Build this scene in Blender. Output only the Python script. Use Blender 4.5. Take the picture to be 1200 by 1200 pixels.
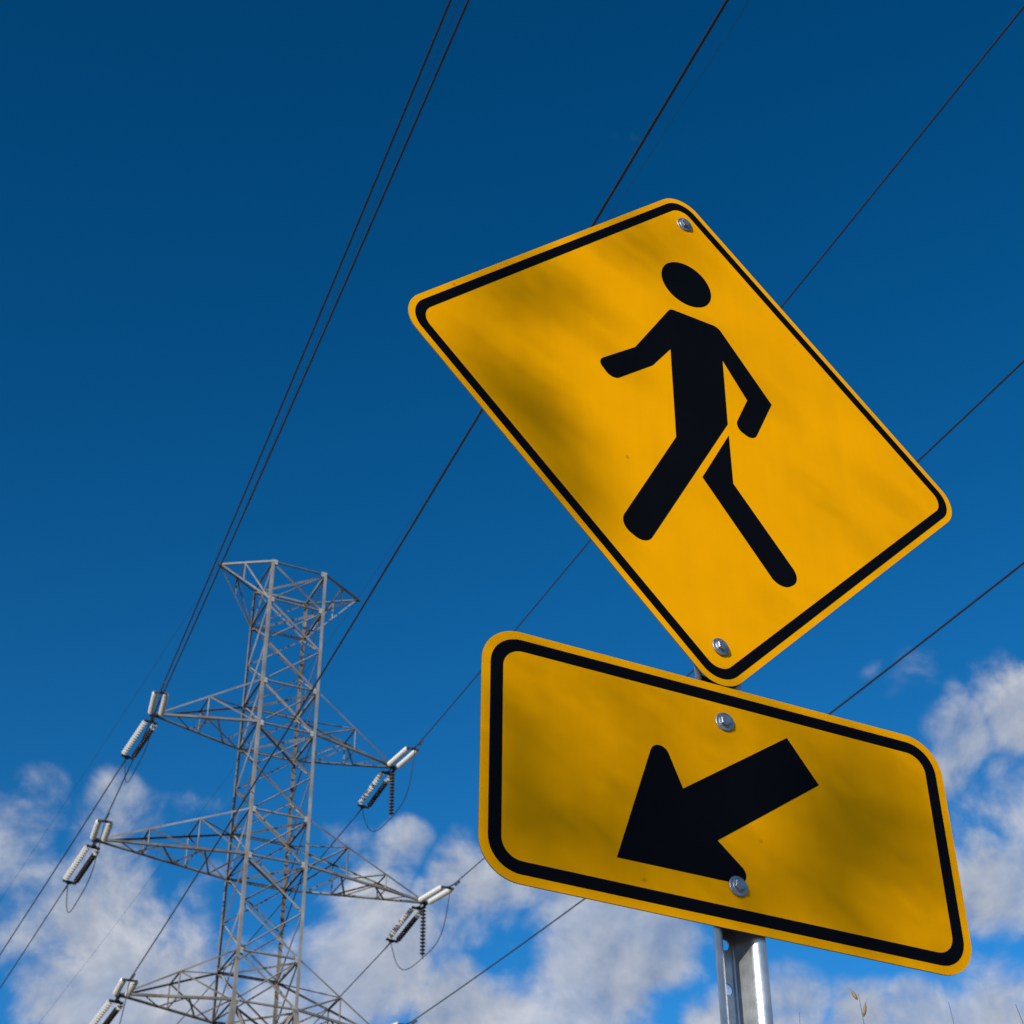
import bpy, bmesh, math, random
from mathutils import Vector, Matrix
R = math.radians
scene = bpy.context.scene
for o in list(bpy.data.objects):
    bpy.data.objects.remove(o)

# ------------------------------------------------------------------ camera
CAM = Vector((0, 0, 1.5))
PITCH, ROLL = 0.6533, -0.0139
fw = Vector((0, math.cos(PITCH), math.sin(PITCH)))
up = Vector((0, -math.sin(PITCH), math.cos(PITCH)))
rt = Vector((1, 0, 0))
rt2 = rt * math.cos(ROLL) + up * math.sin(ROLL)
up2 = -rt * math.sin(ROLL) + up * math.cos(ROLL)
cd = bpy.data.cameras.new('camera')
cam = bpy.data.objects.new('camera', cd)
scene.collection.objects.link(cam)
m = Matrix((rt2, up2, -fw)).transposed().to_4x4()
m.translation = CAM
cam.matrix_world = m
cd.sensor_width = 36.0
cd.lens = 36.0 * 2008 / 1200
cd.clip_start = 0.05
cd.clip_end = 5000
cd.dof.use_dof = True
cd.dof.focus_distance = 2.75
cd.dof.aperture_fstop = 20
scene.camera = cam

# ------------------------------------------------------------------ world, sun, exposure
SUN_EL = R(24)
SUN_AZ = R(209)                       # clockwise from +Y
SUN = Vector((math.sin(SUN_AZ) * math.cos(SUN_EL), math.cos(SUN_AZ) * math.cos(SUN_EL), math.sin(SUN_EL)))
sl = bpy.data.lights.new('sun', 'SUN')
sl.energy = 5.0
sl.angle = R(0.53)
sl.color = (1.0, 0.97, 0.86)
so = bpy.data.objects.new('sun', sl)
scene.collection.objects.link(so)
so.rotation_euler = SUN.to_track_quat('Z', 'Y').to_euler()
so.location = SUN * 60

scene.view_settings.view_transform = 'Standard'
scene.view_settings.look = 'None'
scene.view_settings.exposure = 0.0
scene.view_settings.gamma = 1.0
scene.view_settings.use_curve_mapping = False
scene.cycles.max_bounces = 5
scene.cycles.diffuse_bounces = 2
scene.cycles.transparent_max_bounces = 8

world = bpy.data.worlds.new('World')
scene.world = world
world.use_nodes = True
wt = world.node_tree
for n in list(wt.nodes):
    wt.nodes.remove(n)
WN, WL = wt.nodes, wt.links


def wnode(t, **kw):
    n = WN.new(t)
    for k, v in kw.items():
        setattr(n, k, v)
    return n


def wset(n, i, v):
    if isinstance(v, bpy.types.NodeSocket):
        WL.new(v, n.inputs[i])
    else:
        n.inputs[i].default_value = v


def wmath(op, a, b=None, c=None, clamp=False):
    n = wnode('ShaderNodeMath', operation=op, use_clamp=clamp)
    wset(n, 0, a)
    if b is not None: wset(n, 1, b)
    if c is not None: wset(n, 2, c)
    return n.outputs[0]


def wmap(v, a, b, c, d, mode='SMOOTHSTEP'):
    n = wnode('ShaderNodeMapRange', interpolation_type=mode)
    wset(n, 0, v)
    for i, k in enumerate((a, b, c, d)):
        wset(n, i + 1, k)
    return n.outputs[0]


def pix_dir(x, y):
    v = fw + rt2 * ((x - 600) / 2008) - up2 * ((y - 600) / 2008)
    return v.normalized()


sky = wnode('ShaderNodeTexSky', sky_type='NISHITA')
sky.sun_disc = False
sky.sun_elevation = SUN_EL
sky.sun_rotation = SUN_AZ
sky.altitude = 200
sky.air_density = 1.0
sky.dust_density = 0.25
sky.ozone_density = 4.0
hs = wnode('ShaderNodeGamma')
hs.inputs['Gamma'].default_value = 1.52
WL.new(sky.outputs[0], hs.inputs['Color'])
# polarised, saturated look of the picture: the same colour matrix over the whole sky
spc = wnode('ShaderNodeSeparateColor')
WL.new(hs.outputs[0], spc.inputs[0])
red = wmath('MAXIMUM', wmath('MULTIPLY', wmath('SUBTRACT', spc.outputs[0], wmath('MULTIPLY', spc.outputs[2], 0.116)), 1.6), 0.0)
cmb = wnode('ShaderNodeCombineColor')
WL.new(red, cmb.inputs[0])
WL.new(wmath('MULTIPLY', spc.outputs[1], 1.05), cmb.inputs[1])
WL.new(wmath('MULTIPLY', spc.outputs[2], 1.09), cmb.inputs[2])
sky_col = cmb.outputs[0]

tc = wnode('ShaderNodeTexCoord')
DIR = tc.outputs['Generated']
# cloud banks: centre direction, angular radius, weight
CLOUDS = [
    (20, 960, 70, 0.75), (170, 985, 85, 0.86), (225, 955, 50, 0.66), (130, 1075, 130, 1.25), (235, 1080, 80, 0.93),
    (105, 1175, 95, 1.12), (215, 1165, 115, 1.18), (40, 1010, 60, 0.66),
    (385, 985, 62, 0.68), (468, 1000, 48, 0.78), (415, 1060, 95, 0.81), (400, 1140, 105, 0.97), (480, 1120, 80, 0.76), (310, 1190, 90, 0.91),
    (585, 1035, 90, 0.96), (515, 1075, 60, 0.58), (668, 1065, 80, 0.89),
    (575, 1180, 105, 1.15), (690, 1150, 115, 1.25), (770, 1125, 72, 1.15),
    (1200, 840, 85, 1.25), (1130, 866, 68, 1.25), (1185, 930, 85, 0.96), (1165, 1020, 95, 1.16),
    (930, 1185, 66, 1.06), (855, 1205, 60, 1.01), (1010, 1215, 75, 1.01), (1170, 1185, 95, 1.11), (1085, 1205, 65, 0.96),
    (1062, 788, 50, 0.36), (1012, 762, 34, 0.30), (745, 130, 85, 0.22), (597, 108, 60, 0.21),
]
# warp the lookup a little so that the banks are not round
nzw = wnode('ShaderNodeTexNoise')
nzw.inputs['Scale'].default_value = 14
nzw.inputs['Detail'].default_value = 2
WL.new(DIR, nzw.inputs['Vector'])
vs = wnode('ShaderNodeVectorMath', operation='SUBTRACT')
WL.new(nzw.outputs['Color'], vs.inputs[0])
vs.inputs[1].default_value = (.5, .5, .5)
vsc = wnode('ShaderNodeVectorMath', operation='SCALE')
WL.new(vs.outputs[0], vsc.inputs[0])
vsc.inputs['Scale'].default_value = 0.06
va = wnode('ShaderNodeVectorMath', operation='ADD')
WL.new(DIR, va.inputs[0]); WL.new(vsc.outputs[0], va.inputs[1])
WD = va.outputs[0]
field = None
for (x, y, r, wgt) in CLOUDS:
    dn = wnode('ShaderNodeVectorMath', operation='DISTANCE')
    WL.new(WD, dn.inputs[0])
    dn.inputs[1].default_value = pix_dir(x, y)
    v = wmap(dn.outputs['Value'], 0.0, 1.35 * r / 2008, wgt, 0.0, 'SMOOTHSTEP')
    field = v if field is None else wmath('MAXIMUM', field, v)
# elsewhere in the sky: scattered fair-weather cloud, thicker towards the horizon
sep = wnode('ShaderNodeSeparateXYZ')
WL.new(DIR, sep.inputs[0])
nzl = wnode('ShaderNodeTexNoise')
nzl.inputs['Scale'].default_value = 5.0
nzl.inputs['Detail'].default_value = 2
WL.new(DIR, nzl.inputs['Vector'])
low = wmap(sep.outputs['Z'], 0.02, 0.62, 0.62, -0.12, 'LINEAR')
gen = wmath('ADD', wmath('MULTIPLY', wmath('SUBTRACT', nzl.outputs['Fac'], 0.5), 2.2), low)
dc = wnode('ShaderNodeVectorMath', operation='DISTANCE')
WL.new(DIR, dc.inputs[0]); dc.inputs[1].default_value = fw
outside = wmap(dc.outputs['Value'], 0.40, 0.55, 0.0, 1.0)
field = wmath('MAXIMUM', field, wmath('MULTIPLY', gen, outside))


def fbm(offset, detail=8):
    n = wnode('ShaderNodeTexNoise')
    n.inputs['Scale'].default_value = 15
    n.inputs['Detail'].default_value = detail
    n.inputs['Roughness'].default_value = 0.55
    n.inputs['Lacunarity'].default_value = 2.15
    n.inputs['Distortion'].default_value = 0.25
    if offset is None:
        WL.new(DIR, n.inputs['Vector'])
    else:
        a = wnode('ShaderNodeVectorMath', operation='ADD')
        WL.new(DIR, a.inputs[0]); a.inputs[1].default_value = offset
        WL.new(a.outputs[0], n.inputs['Vector'])
    return n.outputs['Fac']


n0 = fbm(None)
gate = wmap(field, 0.02, 0.45, 0.0, 1.0)
dens = wmath('ADD', field, wmath('MULTIPLY', wmath('MULTIPLY', wmath('SUBTRACT', n0, 0.5), 2.5), gate))
cover = wmath('MULTIPLY', wmap(dens, 0.22, 0.90, 0.0, 0.98), wmap(nzw.outputs['Fac'], 0.36, 0.58, 0.84, 1.0))
# sun-side relief: difference of the cloud noise towards the light
n1 = fbm(tuple((-rt2 * 0.55 + up2 * 0.8) * 0.014), 6)
relief = wmath('MULTIPLY', wmath('SUBTRACT', n0, n1), 2.1)
thick = wmap(dens, 0.45, 1.5, 0.0, 1.0)
shade = wmath('ADD', wmath('ADD', 0.62, relief), wmath('MULTIPLY', thick, -0.10), clamp=True)
ramp = wnode('ShaderNodeValToRGB')
ramp.color_ramp.elements[0].position = 0.25
ramp.color_ramp.elements[0].color = (0.25, 0.32, 0.47, 1)
ramp.color_ramp.elements[1].position = 0.95
ramp.color_ramp.elements[1].color = (0.62, 0.64, 0.70, 1)
e = ramp.color_ramp.elements.new(0.62)
e.color = (0.42, 0.465, 0.56, 1)
WL.new(shade, ramp.inputs[0])
SKY_STRENGTH = 0.06
cl = wnode('ShaderNodeMix', data_type='RGBA', blend_type='MULTIPLY')
cl.inputs['Factor'].default_value = 1.0
WL.new(ramp.outputs[0], cl.inputs['A'])
k = 1.0 / SKY_STRENGTH
cl.inputs['B'].default_value = (k, k, k, 1)
mixc = wnode('ShaderNodeMix', data_type='RGBA')
WL.new(cover, mixc.inputs['Factor'])
WL.new(sky_col, mixc.inputs['A'])
WL.new(cl.outputs['Result'], mixc.inputs['B'])
bg = wnode('ShaderNodeBackground')
bg.inputs['Strength'].default_value = SKY_STRENGTH
WL.new(mixc.outputs['Result'], bg.inputs['Color'])
world.cycles.sampling_method = 'MANUAL'
world.cycles.sample_map_resolution = 256
wo = wnode('ShaderNodeOutputWorld')
WL.new(bg.outputs[0], wo.inputs['Surface'])


# ------------------------------------------------------------------ helpers
COL = scene.collection


def add_obj(name, me, parent=None, loc=None):
    o = bpy.data.objects.new(name, me)
    COL.objects.link(o)
    if parent is not None:
        o.parent = parent
    if loc is not None:
        o.location = loc
    return o


def mesh(name, verts, faces, mats, smooth=False, fm=None):
    me = bpy.data.meshes.new(name)
    me.from_pydata([tuple(v) for v in verts], [], faces)
    for mt in (mats if isinstance(mats, (list, tuple)) else [mats]):
        me.materials.append(mt)
    if fm:
        for p, i in zip(me.polygons, fm):
            p.material_index = i
    if smooth:
        me.polygons.foreach_set('use_smooth', [True] * len(me.polygons))
    me.update()
    return me


def empty(name, loc=(0, 0, 0), mat=None):
    o = bpy.data.objects.new(name, None)
    COL.objects.link(o)
    o.empty_display_size = 0.2
    if mat is not None:
        o.matrix_world = mat
    else:
        o.location = loc
    return o


def tag(o, label=None, cat=None, group=None, kind=None):
    if label: o['label'] = label
    if cat: o['category'] = cat
    if group: o['group'] = group
    if kind: o['kind'] = kind
    return o


class MB:
    """collects geometry for ONE mesh object"""
    def __init__(s):
        s.v, s.f, s.m = [], [], []

    def add(s, verts, faces, mi=0):
        b = len(s.v)
        s.v += [Vector(v) for v in verts]
        s.f += [tuple(i + b for i in f) for f in faces]
        s.m += [mi] * len(faces)

    def box(s, c, ex, ey, ez):
        c, ex, ey, ez = Vector(c), Vector(ex), Vector(ey), Vector(ez)
        vs = [c + i * ex + j * ey + k * ez for k in (-1, 1) for j in (-1, 1) for i in (-1, 1)]
        s.add(vs, [(0, 2, 3, 1), (4, 5, 7, 6), (0, 1, 5, 4), (2, 6, 7, 3), (0, 4, 6, 2), (1, 3, 7, 5)])

    def tube(s, pts, rad, n=8, cap=True):
        pts = [Vector(p) for p in pts]
        rr = rad if isinstance(rad, (list, tuple)) else [rad] * len(pts)
        rings = []
        t0 = (pts[1] - pts[0]).normalized()
        ref = Vector((0, 0, 1)) if abs(t0.z) < .9 else Vector((1, 0, 0))
        u = t0.cross(ref).normalized()
        for i, p in enumerate(pts):
            t = (pts[min(i + 1, len(pts) - 1)] - pts[max(i - 1, 0)]).normalized()
            u = (u - t * u.dot(t)).normalized()
            w = t.cross(u)
            rings.append([p + (u * math.cos(2 * math.pi * k / n) + w * math.sin(2 * math.pi * k / n)) * rr[i] for k in range(n)])
        vs = [q for r_ in rings for q in r_]
        fs = []
        for i in range(len(pts) - 1):
            for k in range(n):
                k2 = (k + 1) % n
                fs.append((i * n + k, i * n + k2, (i + 1) * n + k2, (i + 1) * n + k))
        if cap:
            fs.append(tuple(range(n))[::-1])
            fs.append(tuple((len(pts) - 1) * n + k for k in range(n)))
        s.add(vs, fs)

    def lathe(s, prof, n=16, axis_o=(0, 0, 0), frame=None):
        """prof = [(r, h)] about the frame's z"""
        o = Vector(axis_o)
        X, Y, Z = frame or (Vector((1, 0, 0)), Vector((0, 1, 0)), Vector((0, 0, 1)))
        vs, fs = [], []
        for r_, h in prof:
            for k in range(n):
                a_ = 2 * math.pi * k / n
                vs.append(o + (X * math.cos(a_) + Y * math.sin(a_)) * r_ + Z * h)
        for i in range(len(prof) - 1):
            for k in range(n):
                k2 = (k + 1) % n
                fs.append((i * n + k, i * n + k2, (i + 1) * n + k2, (i + 1) * n + k))
        fs.append(tuple(range(n))[::-1])
        fs.append(tuple((len(prof) - 1) * n + k for k in range(n)))
        s.add(vs, fs)

    def build(s, name, mat, parent=None, smooth=False, loc=None):
        if loc is not None:
            L_ = Vector(loc)
            vs = [v - L_ for v in s.v]
        else:
            vs = s.v
        me = mesh(name, vs, s.f, mat, smooth, s.m if isinstance(mat, (list, tuple)) else None)
        return add_obj(name, me, parent, loc)


# ------------------------------------------------------------------ materials
def new_mat(name):
    mt = bpy.data.materials.new(name)
    mt.use_nodes = True
    return mt, mt.node_tree.nodes, mt.node_tree.links, mt.node_tree.nodes['Principled BSDF']


def noise(N, L, scale, detail=4, rough=.55, coord='Object', vec=None):
    t = N.new('ShaderNodeTexNoise')
    t.inputs['Scale'].default_value = scale
    t.inputs['Detail'].default_value = detail
    t.inputs['Roughness'].default_value = rough
    if vec is None:
        c = N.new('ShaderNodeTexCoord')
        L.new(c.outputs[coord], t.inputs['Vector'])
    else:
        L.new(vec, t.inputs['Vector'])
    return t.outputs['Fac']


def ramp_(N, L, fac, stops):
    r_ = N.new('ShaderNodeValToRGB')
    els = r_.color_ramp.elements
    els[0].position, els[0].color = stops[0][0], (*stops[0][1], 1)
    els[1].position, els[1].color = stops[-1][0], (*stops[-1][1], 1)
    for p, c in stops[1:-1]:
        e_ = els.new(p); e_.color = (*c, 1)
    L.new(fac, r_.inputs[0])
    return r_.outputs[0]


def simple(name, stops, scale=8, rough=.6, metal=0.0, rr=None, bump=0, bscale=60, coord='Object', spec=.5):
    mt, N, L, B = new_mat(name)
    f_ = noise(N, L, scale, 5, .6, coord)
    L.new(ramp_(N, L, f_, stops), B.inputs['Base Color'])
    B.inputs['Metallic'].default_value = metal
    B.inputs['Specular IOR Level'].default_value = spec
    if rr:
        f2 = noise(N, L, scale * 2.3, 4, .6, coord)
        mr = N.new('ShaderNodeMapRange')
        L.new(f2, mr.inputs[0])
        mr.inputs[1].default_value, mr.inputs[2].default_value = .3, .7
        mr.inputs[3].default_value, mr.inputs[4].default_value = rr
        L.new(mr.outputs[0], B.inputs['Roughness'])
    else:
        B.inputs['Roughness'].default_value = rough
    if bump:
        f3 = noise(N, L, bscale, 4, .6, coord)
        bn = N.new('ShaderNodeBump')
        bn.inputs['Strength'].default_value = bump
        bn.inputs['Distance'].default_value = .002
        L.new(f3, bn.inputs['Height'])
        L.new(bn.outputs[0], B.inputs['Normal'])
    return mt


def sheeting(name, base, base2, rough, dirt, spec):
    """retroreflective sheeting: faint mottling, a few fly specks, very slight waviness of the sheet"""
    mt, N, L, B = new_mat(name)
    f_ = noise(N, L, 7, 5, .6)
    c0 = ramp_(N, L, f_, [(.3, base2), (.7, base)])
    # fine grain of the sheeting
    g = noise(N, L, 900, 2, .5)
    mg = N.new('ShaderNodeMix'); mg.data_type = 'RGBA'; mg.blend_type = 'MULTIPLY'
    mg.inputs['Factor'].default_value = .10
    L.new(c0, mg.inputs['A'])
    L.new(ramp_(N, L, g, [(.35, (.55, .55, .55)), (.65, (1, 1, 1))]), mg.inputs['B'])
    # faint rain streaks
    tcs = N.new('ShaderNodeTexCoord'); mp = N.new('ShaderNodeMapping')
    mp.inputs['Scale'].default_value = (38, 38, 2.2)
    L.new(tcs.outputs['Object'], mp.inputs['Vector'])
    sk = noise(N, L, 1.0, 5, .65, vec=mp.outputs[0])
    mk = N.new('ShaderNodeMix'); mk.data_type = 'RGBA'; mk.blend_type = 'MULTIPLY'
    mk.inputs['Factor'].default_value = .045
    L.new(mg.outputs['Result'], mk.inputs['A'])
    L.new(ramp_(N, L, sk, [(.38, (.45, .42, .40)), (.56, (1, 1, 1))]), mk.inputs['B'])
    mg = mk
    # specks
    tcn = N.new('ShaderNodeTexCoord')
    vo = N.new('ShaderNodeTexVoronoi')
    vo.inputs['Scale'].default_value = 11
    L.new(tcn.outputs['Object'], vo.inputs['Vector'])
    lt = N.new('ShaderNodeMapRange')
    L.new(vo.outputs['Distance'], lt.inputs[0])
    lt.inputs[1].default_value, lt.inputs[2].default_value = .02, .05
    lt.inputs[3].default_value, lt.inputs[4].default_value = dirt, 0
    ms = N.new('ShaderNodeMix'); ms.data_type = 'RGBA'
    L.new(lt.outputs[0], ms.inputs['Factor'])
    L.new(mg.outputs['Result'], ms.inputs['A'])
    ms.inputs['B'].default_value = (.10, .055, .01, 1)
    L.new(ms.outputs['Result'], B.inputs['Base Color'])
    B.inputs['Roughness'].default_value = rough
    B.inputs['Specular IOR Level'].default_value = spec
    wv = noise(N, L, 4.5, 2, .5)
    bn = N.new('ShaderNodeBump')
    bn.inputs['Strength'].default_value = .25
    bn.inputs['Distance'].default_value = .01
    L.new(wv, bn.inputs['Height'])
    L.new(bn.outputs[0], B.inputs['Normal'])
    return mt


M_yellow = sheeting('yellow_sheeting', (.86, .362, .0001), (.80, .335, .0001), .5, .5, .015)
M_black = sheeting('black_film', (.0030, .0033, .0042), (.0024, .0027, .0034), .42, .10, .05)
M_alu = simple('sign_aluminium', [(.3, (.20, .20, .21)), (.7, (.34, .34, .35))], 14, .5, .8, (.38, .6))
M_bolt = simple('zinc_bolt', [(.3, (.26, .275, .30)), (.7, (.42, .44, .47))], 120, .35, .9, (.34, .55), .25, 700)
M_post = simple('galvanised_post', [(.28, (.33, .34, .34)), (.5, (.46, .47, .48)), (.75, (.58, .59, .60))], 28, .35, .78, (.34, .46), .15, 260)
M_steel = simple('weathered_tower_steel', [(.25, (.085, .064, .048)), (.45, (.165, .145, .127)), (.75, (.28, .268, .255))], .9, .65, .0, (.5, .75), spec=.3)
def vary_by_object(mt, amount):
    N, L = mt.node_tree.nodes, mt.node_tree.links
    B = N['Principled BSDF']
    rr = [n for n in N if n.type == 'VALTORGB'][0]
    src = rr.inputs[0].links[0].from_socket
    oi = N.new('ShaderNodeObjectInfo')
    a1 = N.new('ShaderNodeMath'); a1.operation = 'MULTIPLY_ADD'
    L.new(oi.outputs['Random'], a1.inputs[0]); a1.inputs[1].default_value = amount; a1.inputs[2].default_value = -amount / 2
    a2 = N.new('ShaderNodeMath'); a2.operation = 'ADD'
    L.new(src, a2.inputs[0]); L.new(a1.outputs[0], a2.inputs[1])
    L.new(a2.outputs[0], rr.inputs[0])


vary_by_object(M_steel, .36)
M_plate = simple('tower_gusset_steel', [(.3, (.25, .245, .235)), (.7, (.37, .365, .355))], 2, .6, .0)
M_hard = simple('line_hardware', [(.3, (.045, .045, .05)), (.7, (.09, .09, .095))], 5, .5, .5)
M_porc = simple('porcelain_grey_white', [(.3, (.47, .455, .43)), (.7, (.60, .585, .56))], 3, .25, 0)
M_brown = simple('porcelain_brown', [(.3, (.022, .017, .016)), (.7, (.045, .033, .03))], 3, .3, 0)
M_wire = simple('aluminium_conductor', [(.3, (.018, .019, .022)), (.7, (.034, .035, .04))], 3, .6, .3)
M_conc = simple('concrete', [(.3, (.30, .29, .27)), (.7, (.42, .41, .39))], 3, .85, 0, None, .4, 30)
M_bark = simple('bark', [(.3, (.05, .038, .028)), (.7, (.13, .10, .075))], 9, .9, 0, None, .8, 40)
M_leaf = simple('tree_leaf', [(.3, (.035, .065, .015)), (.7, (.085, .12, .03))], 1.7, .5, 0)
M_dry = simple('dry_grass', [(.3, (.16, .12, .045)), (.7, (.34, .27, .11))], 30, .7, 0)
M_seed = simple('grass_seed_head', [(.3, (.15, .095, .035)), (.7, (.29, .195, .08))], 90, .7, 0)
M_stem = simple('dark_grass_stem', [(.3, (.045, .035, .022)), (.7, (.10, .075, .045))], 40, .7, 0)
M_ground = simple('verge_ground', [(.25, (.05, .055, .022)), (.5, (.09, .085, .038)), (.75, (.17, .135, .065))], .7, .95, 0, None, .6, 12)

# ------------------------------------------------------------------ ground
gm = MB()
GS = 1500
gm.add([(-GS, -GS, 0), (GS, -GS, 0), (GS, GS, 0), (-GS, GS, 0)], [(0, 1, 2, 3)])
tag(gm.build('ground', M_ground), kind='structure')

# ------------------------------------------------------------------ sign frames
YAW, LEAN, ROT, PYAW, PROT = 0.4934, -0.0103, -0.0213, 0.4934 - 0.0533, -0.0232
SIGN_C = Vector((0.3039, 2.1113, 1.8091)) + CAM


def frame(yaw, rot):
    u = Vector((math.cos(yaw), math.sin(yaw), 0))
    n = u.cross(Vector((0, 0, 1)))
    v = Vector((0, 0, 1)) * math.cos(LEAN) + n * math.sin(LEAN)
    return u * math.cos(rot) + v * math.sin(rot), -u * math.sin(rot) + v * math.cos(rot)


def sign_matrix(u, v, c):
    back = v.cross(u)                       # local +Y points away from the viewer
    mm = Matrix((u, back, v)).transposed().to_4x4()
    mm.translation = c
    return mm


u0, v0 = frame(YAW, 0)
u1, v1 = frame(YAW, ROT)
u2, v2 = frame(PYAW, PROT)
M_D = sign_matrix(u1, v1, SIGN_C)
PL_C = SIGN_C - 0.0172 * u0 - 0.7075 * v0
M_P = sign_matrix(u2, v2, PL_C)


def fillet(poly, radii, seg=10):
    out = []
    n = len(poly)
    for i in range(n):
        p = Vector(poly[i]); r_ = radii[i] if isinstance(radii, (list, tuple)) else radii
        if r_ <= 0:
            out.append(p); continue
        a_, b_ = (Vector(poly[i - 1]) - p).normalized(), (Vector(poly[(i + 1) % n]) - p).normalized()
        ang = a_.angle(b_)
        t = r_ / math.tan(ang / 2)
        c = p + (a_ + b_).normalized() * (r_ / math.sin(ang / 2))
        s_, e_ = p + a_ * t - c, p + b_ * t - c
        om = s_.angle(e_)
        for k in range(seg + 1):
            f_ = k / seg
            out.append(c + s_ * (math.sin((1 - f_) * om) / math.sin(om)) + e_ * (math.sin(f_ * om) / math.sin(om)))
    return out


def rect(hw, hh, r_, seg=12):
    return fillet([(-hw, -hh), (hw, -hh), (hw, hh), (-hw, hh)], r_, seg)


def rot45(pts):
    c = math.sqrt(.5)
    return [Vector(((p.x - p.y) * c, (p.x + p.y) * c)) for p in pts]


def area2(p):
    return sum(p[i].x * p[(i + 1) % len(p)].y - p[(i + 1) % len(p)].x * p[i].y for i in range(len(p)))


def slab(outlines, y0, y1, hole=None):
    """prism(s) between y0 (front) and y1 (back), optional inner outline with the same vertex count"""
    mb = MB()
    for pts in outlines:
        if area2(pts) < 0:
            pts = pts[::-1]
        n = len(pts)
        vs = [(p.x, y0, p.y) for p in pts] + [(p.x, y1, p.y) for p in pts]
        if hole is None:
            mb.add(vs, [tuple(range(n))], 0)
            mb.add(vs, [tuple(range(2 * n - 1, n - 1, -1))], 1)
            mb.add(vs, [(i, i + n, (i + 1) % n + n, (i + 1) % n) for i in range(n)], 1)
        else:
            h_ = hole if area2(hole) > 0 else hole[::-1]
            hv = [(p.x, y0, p.y) for p in h_] + [(p.x, y1, p.y) for p in h_]
            al = vs + hv
            for i in range(n):
                j = (i + 1) % n
                mb.add([al[i], al[j], al[2 * n + j], al[2 * n + i]], [(0, 1, 2, 3)], 0)
                mb.add([al[i], al[i + n], al[j + n], al[j]], [(0, 1, 2, 3)], 0)
                mb.add([al[2 * n + i], al[2 * n + j], al[3 * n + j], al[3 * n + i]], [(0, 1, 2, 3)], 0)
    return mb


TH = 0.0022
FILM = 0.00045


def hex_bolt(parent, x, z, turn, tilt):
    """hex head on a flanged washer, sticking out towards -Y"""
    rnd = random.Random(int((x + 3) * 1000 + z * 77))
    X, Y, Z = Vector((1, 0, 0)), Vector((0, 0, 1)), Vector((0, -1, 0))
    hd = MB()
    r_ = .0086
    prof = [(r_, .0), (r_, .0044), (r_ * .88, .0052)]
    vs, fs = [], []
    for rr, h in prof:
        for k in range(6):
            a_ = turn + k * math.pi / 3
            vs.append((rr * math.cos(a_), -h, rr * math.sin(a_)))
    for i in range(2):
        for k in range(6):
            k2 = (k + 1) % 6
            fs.append((i * 6 + k, i * 6 + k2, (i + 1) * 6 + k2, (i + 1) * 6 + k))
    fs.append((12, 13, 14, 15, 16, 17))
    hd.add(vs, fs)
    b = hd.build('bolt', M_bolt, parent)
    b.location = (x, -.0022 - FILM - .0004, z)
    b.rotation_euler = (tilt[0], 0, tilt[1])
    ws = MB()
    ws.lathe([(.0146, -.0021), (.0146, -.0008), (.0138, -.0002), (.0100, .0003), (.0094, .0008), (.0, .0008)], 32, (0, 0, 0), (X, Y, Z))
    w_ = ws.build('washer', M_bolt, b, smooth=False)
    return b


# ---- the street the signs stand beside (behind and left of the camera)
M_asph = simple('asphalt', [(.3, (.04, .04, .042)), (.7, (.07, .07, .072))], 40, .9, 0, None, .5, 90)
M_walk = simple('sidewalk_concrete', [(.3, (.36, .335, .29)), (.7, (.47, .44, .39))], 5, .9, 0, None, .4, 60)
M_lane = simple('lane_paint_yellow', [(.3, (.55, .33, .03)), (.7, (.68, .42, .05))], 12, .7)
M_white = simple('lane_paint_white', [(.3, (.62, .62, .60)), (.7, (.78, .78, .76))], 12, .7)
ST = Matrix.Translation((SIGN_C.x, SIGN_C.y, 0)) @ Matrix.Rotation(YAW, 4, 'Z')     # x = right of the signs, y = away


def strip(name, x0, x1, y0, y1, z0, z1_, mat, parent=None):
    mb = MB()
    mb.box(((x0 + x1) / 2, (y0 + y1) / 2, (z0 + z1_) / 2), ((x1 - x0) / 2, 0, 0), (0, (y1 - y0) / 2, 0), (0, 0, (z1_ - z0) / 2))
    o = mb.build(name, mat, parent)
    if parent is None:
        o.matrix_world = ST
        o['kind'] = 'structure'
    return o


road = strip('road', -8.6, -2.05, -90, 60, -.05, .006, M_asph)
strip('lane_line', -5.46, -5.36, -90, 60, .007, .011, M_lane, road)
strip('lane_line', -5.26, -5.16, -90, 60, .007, .011, M_lane, road)
for q in range(9):
    strip('crossing_bar', -8.35 + q * .68, -8.0 + q * .68, -1.6, 1.1, .007, .0112, M_white, road)
for q in range(60):
    strip('kerb_stone', -2.05, -1.9, -90 + q * 2.5, -87.52 + q * 2.5, -.05, .12, M_walk, road)
    strip('kerb_stone', -8.75, -8.6, -90 + q * 2.5, -87.52 + q * 2.5, -.05, .12, M_walk, road)
walk = strip('sidewalk', -1.89, -.36, -90, 60, -.05, .085, M_walk)
for q in range(100):
    strip('paving_slab', -1.885, -.365, -90 + q * 1.5, -88.512 + q * 1.5, .08, .105, M_walk, walk)

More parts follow.
